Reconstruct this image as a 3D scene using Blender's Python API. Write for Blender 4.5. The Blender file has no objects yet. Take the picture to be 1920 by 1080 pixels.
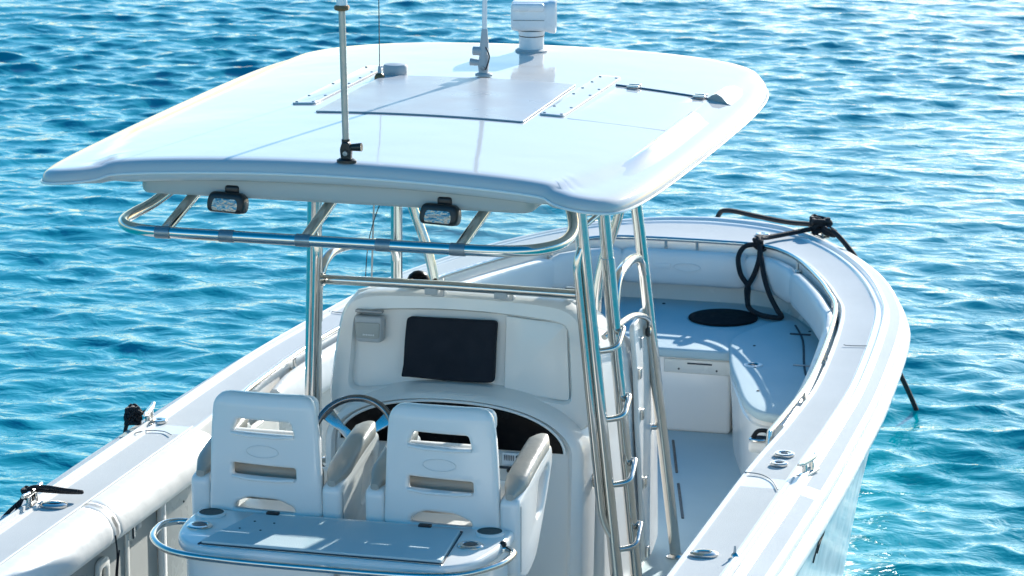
import bpy, bmesh, math, random
import numpy as np
from mathutils import Vector, Matrix, Quaternion

random.seed(7); np.random.seed(7)
R = math.radians
scene = bpy.context.scene
COL = scene.collection

# ------------------------------------------------------------------ camera
cam_d = bpy.data.cameras.new('camera'); cam = bpy.data.objects.new('camera', cam_d); COL.objects.link(cam)
cam.location = (3.8477, -12.0556, 4.9253)
PITCH, YAW = 12.875, 15.3995
cam.rotation_euler = (R(90 - PITCH), 0, R(YAW))
cam_d.sensor_width = 36; cam_d.lens = 6300 / 1920 * 36
cam_d.clip_end = 6000; cam_d.clip_start = 0.1
cam_d.dof.use_dof = True; cam_d.dof.focus_distance = 13.4; cam_d.dof.aperture_fstop = 10
scene.camera = cam

# ------------------------------------------------------------------ sky, sun, exposure
SUN_EL, SUN_AZ = 21.5, 12.0        # azimuth: degrees from the bow (+Y) towards starboard (+X)
world = bpy.data.worlds.new('World'); scene.world = world; world.use_nodes = True
wn = world.node_tree.nodes; wl = world.node_tree.links
wn.clear()
sky = wn.new('ShaderNodeTexSky'); sky.sky_type = 'NISHITA'; sky.sun_disc = False
sky.sun_elevation = R(SUN_EL); sky.sun_rotation = R(SUN_AZ)
sky.air_density = 1.0; sky.dust_density = 0.7; sky.ozone_density = 3.0
hs = wn.new('ShaderNodeMix'); hs.data_type = 'RGBA'; hs.blend_type = 'MULTIPLY'; hs.inputs['Factor'].default_value = 1.0; hs.inputs['B'].default_value = (0.96, 1.0, 1.03, 1)
bg = wn.new('ShaderNodeBackground'); bg.inputs['Strength'].default_value = 0.115
wo = wn.new('ShaderNodeOutputWorld')
wl.new(sky.outputs[0], hs.inputs['A']); sat = wn.new('ShaderNodeHueSaturation'); sat.inputs['Saturation'].default_value = 1.35; sat.inputs['Hue'].default_value = 0.489
wl.new(hs.outputs['Result'], sat.inputs['Color']); wl.new(sat.outputs[0], bg.inputs[0]); wl.new(bg.outputs[0], wo.inputs[0])
sun_d = bpy.data.lights.new('sun', 'SUN'); sun_d.energy = 4.6; sun_d.angle = R(0.53); sun_d.color = (1.0, 0.965, 0.90)
sun = bpy.data.objects.new('sun', sun_d); COL.objects.link(sun)
sv = Vector((math.sin(R(SUN_AZ)) * math.cos(R(SUN_EL)), math.cos(R(SUN_AZ)) * math.cos(R(SUN_EL)), math.sin(R(SUN_EL))))
sun.rotation_euler = sv.to_track_quat('Z', 'Y').to_euler(); sun.location = (6, 25, 12)
vs = scene.view_settings
vs.view_transform = 'Standard'; vs.look = 'None'; vs.gamma = 1; vs.exposure = 0.90; vs.use_curve_mapping = False

# ------------------------------------------------------------------ materials
def newmat(name):
    m = bpy.data.materials.new(name); m.use_nodes = True
    nt = m.node_tree; b = nt.nodes['Principled BSDF']
    return m, nt, b

def pmat(name, col, rough=0.4, metal=0.0, coat=0.0, var=0.05, vscale=3.0, bump=0.0, bscale=60.0, rvar=0.08, spec=0.5, bdist=0.002, detail=4):
    """principled material with a little uneven colour, gloss and relief"""
    m, nt, b = newmat(name)
    N, L = nt.nodes, nt.links
    tc = N.new('ShaderNodeTexCoord')
    n1 = N.new('ShaderNodeTexNoise'); n1.inputs['Scale'].default_value = vscale; n1.inputs['Detail'].default_value = detail
    L.new(tc.outputs['Object'], n1.inputs['Vector'])
    mx = N.new('ShaderNodeMix'); mx.data_type = 'RGBA'
    mx.inputs['A'].default_value = tuple(c * (1 - var) for c in col) + (1,)
    mx.inputs['B'].default_value = tuple(min(1, c * (1 + var)) for c in col) + (1,)
    L.new(n1.outputs['Fac'], mx.inputs['Factor']); L.new(mx.outputs['Result'], b.inputs['Base Color'])
    mr = N.new('ShaderNodeMapRange'); mr.inputs['From Min'].default_value = 0.3; mr.inputs['From Max'].default_value = 0.7
    mr.inputs['To Min'].default_value = max(0.02, rough - rvar); mr.inputs['To Max'].default_value = min(1, rough + rvar)
    n2 = N.new('ShaderNodeTexNoise'); n2.inputs['Scale'].default_value = vscale * 2.7; n2.inputs['Detail'].default_value = 6
    L.new(tc.outputs['Object'], n2.inputs['Vector'])
    L.new(n2.outputs['Fac'], mr.inputs['Value']); L.new(mr.outputs['Result'], b.inputs['Roughness'])
    b.inputs['Metallic'].default_value = metal
    b.inputs['Specular IOR Level'].default_value = spec
    b.inputs['Coat Weight'].default_value = coat; b.inputs['Coat Roughness'].default_value = 0.06
    if bump > 0:
        n3 = N.new('ShaderNodeTexNoise'); n3.inputs['Scale'].default_value = bscale; n3.inputs['Detail'].default_value = 3
        L.new(tc.outputs['Object'], n3.inputs['Vector'])
        bp = N.new('ShaderNodeBump'); bp.inputs['Strength'].default_value = bump; bp.inputs['Distance'].default_value = bdist
        L.new(n3.outputs['Fac'], bp.inputs['Height']); L.new(bp.outputs['Normal'], b.inputs['Normal'])
        if coat: L.new(bp.outputs['Normal'], b.inputs['Coat Normal'])
    return m

M = {}
M['gel'] = pmat('gelcoat', (0.80, 0.785, 0.75), 0.16, var=0.02, vscale=1.3, bump=0.25, bscale=2.2, bdist=0.01, rvar=0.06)
M['top'] = pmat('hardtop_gelcoat', (0.56, 0.545, 0.53), 0.07, var=0.02, vscale=1.1, bump=0.30, bscale=1.6, bdist=0.012, rvar=0.03, spec=0.38)
M['hullpaint'] = pmat('hull_gelcoat', (0.80, 0.80, 0.79), 0.18, var=0.035, vscale=2.5, bump=0.2, bscale=3, bdist=0.01)
M['cream'] = pmat('cream_gelcoat', (0.72, 0.70, 0.64), 0.25, var=0.03, vscale=2.0, bump=0.2, bscale=3, bdist=0.006)
M['nonskid'] = pmat('non_skid', (0.58, 0.60, 0.60), 0.7, var=0.07, vscale=3.5, spec=0.0, bump=0.5, bscale=260, bdist=0.003)
M['deckskid'] = pmat('deck_non_skid', (0.46, 0.585, 0.61), 0.6, var=0.06, vscale=2.2, bump=0.5, bscale=220, bdist=0.003)
M['vinyl'] = pmat('white_vinyl', (0.78, 0.775, 0.75), 0.40, var=0.04, vscale=5, bump=0.35, bscale=14, bdist=0.006)
M['padvinyl'] = pmat('warm_grey_vinyl', (0.37, 0.345, 0.30), 0.36, var=0.07, vscale=9, bump=0.35, bscale=25, bdist=0.006)
M['steel'] = pmat('polished_stainless', (0.64, 0.62, 0.585), 0.15, metal=1.0, var=0.05, vscale=14, rvar=0.06, bump=0.12, bscale=40, bdist=0.001)
M['wheel'] = pmat('dark_chrome', (0.22, 0.22, 0.23), 0.12, metal=1.0, var=0.1, vscale=14)
M['weld'] = pmat('weld_grey', (0.30, 0.31, 0.32), 0.4, metal=0.8, var=0.1, vscale=60)
M['pole'] = pmat('aluminium_pole', (0.42, 0.40, 0.37), 0.38, metal=0.6, var=0.08, vscale=12)
M['black'] = pmat('black_plastic', (0.012, 0.012, 0.013), 0.35, var=0.2, vscale=20, bump=0.15, bscale=90)
M['canvas'] = pmat('navy_black_canvas', (0.010, 0.014, 0.022), 0.8, var=0.25, vscale=5, bump=0.5, bscale=16, bdist=0.01, spec=0.25)
M['pad'] = pmat('black_pad', (0.008, 0.008, 0.010), 0.85, var=0.3, vscale=12, bump=0.4, bscale=220, spec=0.2)
M['acrylic'] = pmat('black_acrylic', (0.004, 0.004, 0.005), 0.22, var=0.2, vscale=6, spec=0.12)
M['gap'] = pmat('dark_gap', (0.05, 0.06, 0.07), 0.8, var=0.2)
M['seam'] = pmat('grey_seam', (0.28, 0.29, 0.29), 0.7, var=0.2)
M['panel'] = pmat('grey_flexible_panel', (0.40, 0.41, 0.42), 0.32, var=0.04, vscale=2.0, bump=0.2, bscale=3, bdist=0.01)
M['greyplastic'] = pmat('grey_plastic', (0.42, 0.44, 0.45), 0.42, var=0.06, vscale=20)
M['whiteplastic'] = pmat('white_plastic', (0.78, 0.79, 0.79), 0.3, var=0.03, vscale=8)
M['brass'] = pmat('brown_brass', (0.22, 0.13, 0.06), 0.45, metal=0.5, var=0.2, vscale=40)
M['recess'] = pmat('recess_grey', (0.36, 0.37, 0.35), 0.6, var=0.08, vscale=4)
M['greenrubber'] = pmat('dark_green_rubber', (0.035, 0.06, 0.06), 0.6, var=0.15, vscale=25)
M['lens'] = pmat('lamp_reflector', (0.30, 0.30, 0.29), 0.2, metal=0.9, var=0.35, vscale=45, bump=0.7, bscale=40, bdist=0.01)
M['concrete'] = pmat('bounce_quay_concrete', (0.46, 0.43, 0.39), 0.85, var=0.18, vscale=0.8, bump=0.5, bscale=9, bdist=0.02)
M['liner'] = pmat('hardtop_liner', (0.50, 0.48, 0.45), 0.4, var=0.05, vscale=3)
M['red'] = pmat('red_marker', (0.35, 0.03, 0.02), 0.5)

def rope_mat(name, col):
    m, nt, b = newmat(name); N, L = nt.nodes, nt.links
    tc = N.new('ShaderNodeTexCoord')
    w = N.new('ShaderNodeTexWave'); w.inputs['Scale'].default_value = 40; w.inputs['Distortion'].default_value = 2.0
    L.new(tc.outputs['Object'], w.inputs['Vector'])
    n = N.new('ShaderNodeTexNoise'); n.inputs['Scale'].default_value = 120; L.new(tc.outputs['Object'], n.inputs['Vector'])
    cr = N.new('ShaderNodeMix'); cr.data_type = 'RGBA'; cr.inputs['A'].default_value = col + (1,); cr.inputs['B'].default_value = tuple(c * 3.2 for c in col) + (1,)
    L.new(n.outputs['Fac'], cr.inputs['Factor']); L.new(cr.outputs['Result'], b.inputs['Base Color'])
    bp = N.new('ShaderNodeBump'); bp.inputs['Strength'].default_value = 0.9; bp.inputs['Distance'].default_value = 0.005
    L.new(w.outputs['Fac'], bp.inputs['Height']); L.new(bp.outputs['Normal'], b.inputs['Normal'])
    b.inputs['Roughness'].default_value = 0.75
    return m
M['rope'] = rope_mat('black_braided_rope', (0.008, 0.008, 0.010))

def glass_mat():
    m, nt, b = newmat('clear_acrylic_glass'); N, L = nt.nodes, nt.links
    N.remove(b)
    tr = N.new('ShaderNodeBsdfTransparent'); tr.inputs[0].default_value = (0.90, 0.95, 0.95, 1)
    gl = N.new('ShaderNodeBsdfGlossy'); gl.inputs['Roughness'].default_value = 0.02
    fr = N.new('ShaderNodeValue'); fr.outputs[0].default_value = 0.06
    mx = N.new('ShaderNodeMixShader'); L.new(fr.outputs[0], mx.inputs[0]); L.new(tr.outputs[0], mx.inputs[1]); L.new(gl.outputs[0], mx.inputs[2])
    L.new(mx.outputs[0], N['Material Output'].inputs['Surface'])
    return m
M['glass'] = glass_mat()

def water_mat():
    m, nt, b = newmat('sea_water'); N, L = nt.nodes, nt.links
    tc = N.new('ShaderNodeTexCoord')
    big = N.new('ShaderNodeTexNoise'); big.inputs['Scale'].default_value = 0.10; big.inputs['Detail'].default_value = 3
    L.new(tc.outputs['Object'], big.inputs['Vector'])
    mx = N.new('ShaderNodeMix'); mx.data_type = 'RGBA'
    mx.inputs['A'].default_value = (0.000, 0.215, 0.275, 1); mx.inputs['B'].default_value = (0.000, 0.31, 0.38, 1)
    L.new(big.outputs['Fac'], mx.inputs['Factor']); L.new(mx.outputs['Result'], b.inputs['Base Color'])
    b.inputs['Roughness'].default_value = 0.035; b.inputs['IOR'].default_value = 1.333
    mp = N.new('ShaderNodeMapping'); mp.inputs['Rotation'].default_value = (0, 0, R(-YAW)); mp.inputs['Scale'].default_value = (0.7, 1.0, 1.0)
    L.new(tc.outputs['Object'], mp.inputs['Vector'])
    n1 = N.new('ShaderNodeTexNoise'); n1.inputs['Scale'].default_value = 5.5; n1.inputs['Detail'].default_value = 4; n1.inputs['Roughness'].default_value = 0.5
    n1.inputs['Distortion'].default_value = 0.6
    L.new(mp.outputs[0], n1.inputs['Vector'])
    bp = N.new('ShaderNodeBump'); bp.inputs['Strength'].default_value = 0.55; bp.inputs['Distance'].default_value = 0.045
    L.new(n1.outputs['Fac'], bp.inputs['Height']); L.new(bp.outputs['Normal'], b.inputs['Normal'])
    return m
M['water'] = water_mat()

# ------------------------------------------------------------------ mesh helpers
def link(name, me, mats, parent=None, smooth=True, angle=40):
    if not isinstance(mats, (list, tuple)): mats = [mats]
    for k in mats: me.materials.append(M[k] if isinstance(k, str) else k)
    if smooth:
        me.polygons.foreach_set('use_smooth', [True] * len(me.polygons))
        try: me.set_sharp_from_angle(angle=R(angle))
        except Exception: pass
    me.update()
    o = bpy.data.objects.new(name, me); COL.objects.link(o)
    if parent: o.parent = parent
    return o

def pyd(name, v, f, mats, parent=None, smooth=True, angle=40, midx=None, recalc=True):
    me = bpy.data.meshes.new(name); me.from_pydata([tuple(p) for p in v], [], f)
    if midx: me.polygons.foreach_set('material_index', midx)
    if recalc:
        bm = bmesh.new(); bm.from_mesh(me); bmesh.ops.recalc_face_normals(bm, faces=bm.faces); bm.to_mesh(me); bm.free()
    return link(name, me, mats, parent, smooth, angle)

def frombm(name, bm, mats, parent=None, smooth=True, angle=40):
    me = bpy.data.meshes.new(name); bm.to_mesh(me); bm.free()
    return link(name, me, mats, parent, smooth, angle)

def catmull(pts, n=8, closed=False):
    P = [Vector(p) for p in pts]; out = []; m = len(P)
    rng = range(m if closed else m - 1)
    for i in rng:
        if closed: p0, p1, p2, p3 = P[i - 1], P[i], P[(i + 1) % m], P[(i + 2) % m]
        else: p0, p1, p2, p3 = P[max(i - 1, 0)], P[i], P[i + 1], P[min(i + 2, m - 1)]
        for k in range(n):
            t = k / n
            out.append(0.5 * ((2 * p1) + (p2 - p0) * t + (2 * p0 - 5 * p1 + 4 * p2 - p3) * t * t + (3 * p1 - p0 - 3 * p2 + p3) * t ** 3))
    if not closed: out.append(P[-1].copy())
    return out

def fillet(pts, r, n=6):
    """round the inner corners of an open 3-D polyline"""
    P = [Vector(p) for p in pts]; out = [P[0]]
    for i in range(1, len(P) - 1):
        a = (P[i - 1] - P[i]); b = (P[i + 1] - P[i]); la, lb = a.length, b.length
        rr = min(r, la * 0.49, lb * 0.49); a.normalize(); b.normalize()
        s, e = P[i] + a * rr, P[i] + b * rr
        for k in range(n + 1):
            t = k / n; out.append(s * (1 - t) ** 2 + P[i] * 2 * t * (1 - t) + e * t * t)
    out.append(P[-1]); return out

def rpoly(pts, r, n=5):
    """round the corners of a closed 2-D outline; r may be a list"""
    P = [Vector((p[0], p[1])) for p in pts]; out = []; m = len(P)
    for i in range(m):
        a = P[i - 1] - P[i]; b = P[(i + 1) % m] - P[i]; la, lb = a.length, b.length
        rr = r[i] if isinstance(r, (list, tuple)) else r
        rr = min(rr, la * 0.49, lb * 0.49); a.normalize(); b.normalize()
        s, e = P[i] + a * rr, P[i] + b * rr
        for k in range(n + 1):
            t = k / n; q = s * (1 - t) ** 2 + P[i] * 2 * t * (1 - t) + e * t * t
            out.append((q.x, q.y))
    return out

def tube_bm(bm, path, r, seg=12, closed=False, ry=None, up=None, caps=True):
    P = [Vector(p) for p in path]; n = len(P)
    T = []
    for i in range(n):
        if closed: t = P[(i + 1) % n] - P[i - 1]
        else: t = P[min(i + 1, n - 1)] - P[max(i - 1, 0)]
        T.append(t.normalized() if t.length > 1e-9 else Vector((0, 0, 1)))
    u = Vector(up) if up else (Vector((0, 0, 1)) if abs(T[0].z) < 0.9 else Vector((1, 0, 0)))
    nrm = (u - T[0] * u.dot(T[0])).normalized(); rings = []
    for i in range(n):
        if up: nrm = (Vector(up) - T[i] * Vector(up).dot(T[i])).normalized()
        elif i > 0:
            q = T[i - 1].rotation_difference(T[i]); nrm = (q @ nrm); nrm = (nrm - T[i] * nrm.dot(T[i])).normalized()
        bn = T[i].cross(nrm)
        rr = r[i] if isinstance(r, (list, tuple)) else r
        rv = rr if ry is None else ry
        rings.append([bm.verts.new(P[i] + bn * (math.cos(2 * math.pi * k / seg) * rr) + nrm * (math.sin(2 * math.pi * k / seg) * rv)) for k in range(seg)])
    for i in range(n if closed else n - 1):
        a, b = rings[i], rings[(i + 1) % n]
        for k in range(seg): bm.faces.new((a[k], a[(k + 1) % seg], b[(k + 1) % seg], b[k]))
    if caps and not closed:
        bm.faces.new(list(reversed(rings[0]))); bm.faces.new(rings[-1])

def tube(name, path, r, mat, parent=None, seg=12, closed=False, ry=None, up=None):
    bm = bmesh.new(); tube_bm(bm, path, r, seg, closed, ry, up)
    bmesh.ops.recalc_face_normals(bm, faces=bm.faces)
    return frombm(name, bm, mat, parent)

def lathe(name, prof, mat, parent=None, mtx=None, seg=24, sx=1.0, sy=1.0, midx=None):
    v, f, mi = [], [], []; n = len(prof)
    for (r, z) in prof:
        for k in range(seg):
            a = 2 * math.pi * k / seg; v.append((r * math.cos(a) * sx, r * math.sin(a) * sy, z))
    for i in range(n - 1):
        for k in range(seg):
            f.append((i * seg + k, i * seg + (k + 1) % seg, (i + 1) * seg + (k + 1) % seg, (i + 1) * seg + k)); mi.append(midx[i] if midx else 0)
    f.append(tuple(reversed(range(seg)))); mi.append(midx[0] if midx else 0)
    f.append(tuple(range((n - 1) * seg, n * seg))); mi.append(midx[-1] if midx else 0)
    if mtx is not None: v = [mtx @ Vector(p) for p in v]
    return pyd(name, v, f, mat, parent, midx=mi, angle=35)

def rbox(name, c, size, bev, mat, parent=None, mtx=None, seg=3):
    bm = bmesh.new(); bmesh.ops.create_cube(bm, size=1.0)
    for p in bm.verts: p.co = Vector((p.co.x * size[0], p.co.y * size[1], p.co.z * size[2]))
    if bev > 0: bmesh.ops.bevel(bm, geom=list(bm.edges), offset=bev, segments=seg, affect='EDGES', profile=0.5)
    mt = (mtx if mtx is not None else Matrix.Identity(4))
    for p in bm.verts: p.co = mt @ p.co + Vector(c)
    return frombm(name, bm, mat, parent, angle=50)

def plate(name, loops, t, bev, mat, parent=None, mtx=None, cuts=None, warp=None, res=2):
    """flat outline with holes, given thickness and rounded edges; mtx maps local (x,y,z) to boat space"""
    cu = bpy.data.curves.new('outline', 'CURVE'); cu.dimensions = '2D'; cu.fill_mode = 'BOTH'
    cu.extrude = max(0.0001, t / 2 - bev); cu.bevel_depth = bev; cu.bevel_resolution = res; cu.offset = -bev
    for lp in loops:
        s = cu.splines.new('POLY'); s.points.add(len(lp) - 1)
        for i, p in enumerate(lp): s.points[i].co = (p[0], p[1], 0, 1)
        s.use_cyclic_u = True
    tmp = bpy.data.objects.new('outline', cu); COL.objects.link(tmp)
    dg = bpy.context.evaluated_depsgraph_get()
    me = bpy.data.meshes.new_from_object(tmp.evaluated_get(dg))
    bpy.data.objects.remove(tmp); bpy.data.curves.remove(cu)
    bm = bmesh.new(); bm.from_mesh(me); bpy.data.meshes.remove(me)
    bmesh.ops.remove_doubles(bm, verts=bm.verts, dist=0.0002)
    if cuts:
        for ax, vals in cuts:
            no = Vector((1, 0, 0)) if ax == 'x' else Vector((0, 1, 0))
            for c in vals:
                bmesh.ops.bisect_plane(bm, geom=list(bm.verts) + list(bm.edges) + list(bm.faces), plane_co=no * c, plane_no=no)
    if warp:
        for p in bm.verts: p.co = Vector(warp(p.co))
    if mtx is not None:
        for p in bm.verts: p.co = mtx @ p.co
    bmesh.ops.recalc_face_normals(bm, faces=bm.faces)
    return frombm(name, bm, mat, parent, angle=38)

def loft(name, rings, mat, parent=None, closed=True, cap0=False, cap1=False, angle=40, midx=None):
    n = len(rings[0]); v = [p for r in rings for p in r]; f = []; mi = []
    for i in range(len(rings) - 1):
        for k in range(n if closed else n - 1):
            f.append((i * n + k, i * n + (k + 1) % n, (i + 1) * n + (k + 1) % n, (i + 1) * n + k)); mi.append(midx(i, k) if midx else 0)
    if cap0: f.append(tuple(reversed(range(n)))); mi.append(midx(0, 0) if midx else 0)
    if cap1: f.append(tuple(range((len(rings) - 1) * n, len(rings) * n))); mi.append(midx(len(rings) - 2, 0) if midx else 0)
    return pyd(name, v, f, mat, parent, angle=angle, midx=mi)

def copyof(o, name=None, parent=None, mtx=None):
    c = o.copy(); COL.objects.link(c)
    c.parent = parent if parent else o.parent
    if mtx is not None: c.matrix_world = mtx
    return c

def empty(name, loc=(0, 0, 0), parent=None):
    e = bpy.data.objects.new(name, None); e.location = loc; e.empty_display_size = 0.2; COL.objects.link(e)
    if parent: e.parent = parent
    return e

def tag(o, label, cat, group=None):
    o['label'] = label; o['category'] = cat
    if group: o['group'] = group
    return o

def T3(x, y, z): return Matrix.Translation((x, y, z))
XZ = Matrix(((1, 0, 0, 0), (0, 0, -1, 0), (0, 1, 0, 0), (0, 0, 0, 1)))   # local x,y,z -> X, -depth(Y), Z : faces aft
def facing_aft(x, y, z, tilt=0):
    """local +z points aft (-Y), local y up; tilt leans the top forward"""
    return T3(x, y, z) @ Matrix.Rotation(R(-tilt), 4, 'X') @ XZ
YZ_S = Matrix(((0, 0, 1, 0), (1, 0, 0, 0), (0, 1, 0, 0), (0, 0, 0, 1)))   # local x->Y, y->Z, z->+X (faces starboard)
def facing_stbd(x, y, z): return T3(x, y, z) @ YZ_S

# ------------------------------------------------------------------ water
def build_water():
    du = 0.034
    fine_u = np.arange(-8.6, 8.6, du); fine_v = np.arange(12.5, 40.5, du * 1.02)
    def grow(start, end, first, k=1.35):
        out = []; x, d = start, first
        while x < end: x += d; d *= k; out.append(x)
        return np.array(out)
    u = np.concatenate([-grow(8.6, 3000, 0.06)[::-1], fine_u, grow(fine_u[-1], 3000, 0.06)])
    v = np.concatenate([12.5 - grow(0, 1500, 0.06)[::-1], fine_v, grow(fine_v[-1], 4500, 0.06)])
    U, V = np.meshgrid(u, v)
    ca, sa = math.cos(R(YAW)), math.sin(R(YAW))
    X = cam.location.x + U * ca - V * sa; Y = cam.location.y + U * sa + V * ca
    Z = np.zeros_like(X); DX = np.zeros_like(X); DY = np.zeros_like(X)
    fade = np.clip((60 - np.hypot(U, V - 26)) / 40, 0, 1); fade[np.abs(U) > 60] = 0
    rng = np.random.RandomState(11)
    base = R(90 + YAW - 8)
    for i in range(110):
        lam = 0.13 * (0.95 / 0.13) ** rng.rand()
        th = base + rng.normal(0, 0.55 if lam < 1.2 else 0.38)
        k = 2 * math.pi / lam
        slope = 0.0235 * (0.8 if lam > 0.6 else 1.0)
        a = slope / k; ph = rng.rand() * 6.283
        arg = k * (math.cos(th) * X + math.sin(th) * Y) + ph
        Z += a * np.sin(arg); c = a * np.cos(arg) * 0.9
        DX += c * math.cos(th); DY += c * math.sin(th)
    # gusts: patches of rougher and calmer water
    g = 0.82 + 0.42 * np.sin(X * 0.31 + 1.3 * np.sin(Y * 0.17)) * np.sin(Y * 0.27 + 0.8 * np.sin(X * 0.21 + 2))
    Z *= fade * g; X = X + DX * fade * g; Y = Y + DY * fade * g
    nv, nu = Z.shape
    co = np.stack([X, Y, Z], -1).reshape(-1, 3).astype(np.float32)
    idx = np.arange(nv * nu).reshape(nv, nu)
    quads = np.stack([idx[:-1, :-1], idx[:-1, 1:], idx[1:, 1:], idx[1:, :-1]], -1).reshape(-1, 4).astype(np.int32)
    me = bpy.data.meshes.new('sea'); me.vertices.add(len(co)); me.vertices.foreach_set('co', co.ravel())
    me.loops.add(quads.size); me.loops.foreach_set('vertex_index', quads.ravel())
    me.polygons.add(len(quads)); me.polygons.foreach_set('loop_start', np.arange(0, quads.size, 4, dtype=np.int32))
    me.polygons.foreach_set('use_smooth', np.ones(len(quads), dtype=bool))
    me.materials.append(M['water']); me.update(calc_edges=True); me.validate()
    o = bpy.data.objects.new('sea', me); COL.objects.link(o); o['kind'] = 'structure'
    return o
build_water()

# ------------------------------------------------------------------ the quay behind the camera, unseen, added to bounce light onto seats and console
qm = Matrix.Rotation(R(YAW), 4, 'Z')
qc = Vector((cam.location.x, cam.location.y, 0)) + qm @ Vector((0, -.45, 0))
bounce_quay = rbox('bounce_quay', qc + (qm @ Vector((0, -6.0, .8))), (90, 12, 5.0), .06, 'concrete', None, qm)
bounce_quay['kind'] = 'structure'
for k in range(-6, 7):
    rbox('coping_stone', qc + (qm @ Vector((k * 3.0, -.22, 3.36))), (2.98, .5, .12), .02, 'concrete', bounce_quay, qm)

# ------------------------------------------------------------------ the boat
boat = empty('sport_boat', (0, 0, 0))
tag(boat, 'white centre console motor boat with hardtop, moored on rippled blue water', 'boat')

ZG, ZD = 1.08, 0.30     # gunwale and deck heights above the water
O_ = [(1.54, -3.2), (1.57, -1.5), (1.575, 0), (1.57, 1.2), (1.55, 2.0), (1.52, 2.8), (1.43, 4.0), (1.32, 4.6), (1.15, 5.15), (.94, 5.6), (.72, 5.96), (.50, 6.23), (.29, 6.39), (.12, 6.45), (0, 6.47)]
I_ = [(1.21, -3.2), (1.21, -1.5), (1.21, 0), (1.21, 1.2), (1.235, 2.0), (1.225, 2.8), (1.11, 4.0), (.98, 4.50), (.83, 4.90), (.68, 5.22), (.53, 5.42), (.38, 5.50), (.22, 5.515), (.10, 5.52), (0, 5.52)]
W_ = [(1.42, -3.2), (1.43, -1.5), (1.43, 0), (1.41, 1.2), (1.39, 2.0), (1.34, 2.8), (1.15, 3.9), (.98, 4.4), (.77, 4.9), (.55, 5.3), (.36, 5.55), (.22, 5.72), (.11, 5.82), (.04, 5.87), (0, 5.88)]
NS = 8
def fullcurve(L):
    full = [(-x, y, 0) for x, y in L[:-1]] + [(x, y, 0) for x, y in reversed(L)]
    return catmull(full, NS)
OUT, INN, WAT = fullcurve(O_), fullcurve(I_), fullcurve(W_)
NST = len(OUT)

def build_hull():
    rings = []
    for k in range(15):
        v = k / 14 * 1.35
        g = min(v, 1.0) ** 0.75 if v <= 1 else 1.0 + (v - 1) * 0.25
        z = 0.93 - 0.93 * v
        rings.append([(OUT[i].x + (WAT[i].x - OUT[i].x) * g, OUT[i].y + (WAT[i].y - OUT[i].y) * g, z) for i in range(NST)])
    h = loft('hull', rings, 'hullpaint', boat, closed=False)
    # transom
    a, b = [r[0] for r in rings], [r[-1] for r in rings]
    v = a + b; n = len(a)
    pyd('transom', v, [(i, i + 1, n + i + 1, n + i) for i in range(n - 1)], 'hullpaint', boat)
    return h
hull = build_hull()

# moulded side decks with ridges and non-skid panels
PROF = [(0.0, -.150, 0), (.0, -.080, 0), (.012, -.058, 0), (.03, -.048, 0), (.05, -.044, 0), (.07, -.041, 1), (.235, -.024, 0), (.25, -.022, 0), (.262, -.017, 0), (.275, -.002, 0), (.31, .004, 0), (.33, .001, 0), (.345, -.011, 0), (.39, -.011, 0), (.405, .000, 0),
        (.425, .003, 0), (.445, .001, 0), (.458, -.006, 0), (.47, -.0065, 1), (.92, -.0065, 0), (.932, -.006, 0), (.945, .001, 0), (.972, .001, 0), (.99, -.006, 0), (1.0, -.024, 0), (1.0, -.20, 0)]
def side_deck():
    rings = []
    for (s, dz, m) in PROF:
        rings.append([(OUT[i].x + (INN[i].x - OUT[i].x) * s, OUT[i].y + (INN[i].y - OUT[i].y) * s, ZG + dz) for i in range(NST)])
    def mi(i, k):
        y = OUT[k].y
        gap = (1.02 < y < 1.16 and True)
        return 1 if PROF[i][2] == 1 and not gap else 0
    return loft('side_deck', rings, ['gel', 'nonskid'], boat, closed=False, midx=mi, angle=35)
sdeck = side_deck()
rubr = tube('rub_rail', [(p.x * 1.006, p.y * 1.002, 0.945) for p in OUT], 0.022, 'gel', boat, seg=10, ry=0.03, up=(0, 0, 1))
tube('rub_rail_insert', [(p.x * 1.006, p.y * 1.002, 0.914) for p in OUT], 0.010, 'seam', rubr, seg=8)

# inner liner and deck
def liner():
    rings = []
    for z, off in ((ZG - .19, 0.0), (0.80, 0.02), (0.60, 0.0), (ZD + .06, -0.02), (ZD, -.06)):
        rr = []
        for p in INN:
            d = Vector((p.x, p.y - 1.5, 0)); d = d.normalized() * off if d.length else d
            rr.append((p.x + d.x, p.y + d.y * 0.3, z))
        rings.append(rr)
    return loft('inner_liner', rings, 'cream', boat, closed=False)
linr = liner()
h = NST // 2
pyd('cockpit_sole', [(INN[i].x * 1.02, INN[i].y, ZD + .002) for i in range(h + 1)] + [(INN[NST - 1 - i].x * 1.02, INN[NST - 1 - i].y, ZD + .002) for i in range(h + 1)],
    [(i, i + 1, h + 1 + i + 1, h + 1 + i) for i in range(h)], 'deckskid', boat, smooth=False)
sole = bpy.data.objects['cockpit_sole']

# registration strokes on the starboard topside
regm = empty('hull_marking', parent=boat)
for k, (y0, z0, y1, z1) in enumerate(((1.06, .73, 1.10, .86), (1.13, .75, 1.17, .88), (1.17, .88, 1.21, .87), (1.21, .87, 1.19, .81), (1.19, .81, 1.15, .80), (1.08, .80, 1.15, .81))):
    def hx(y, z):
        v = (0.93 - z) / 0.93; g = v ** .75
        return 1.571 + (1.412 - 1.571) * g + 0.003
    tube('painted_stroke', [(hx(y0, z0), y0, z0), (hx((y0 + y1) / 2, (z0 + z1) / 2), (y0 + y1) / 2, (z0 + z1) / 2), (hx(y1, z1), y1, z1)], 0.0035, 'black', regm, seg=6)

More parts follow.
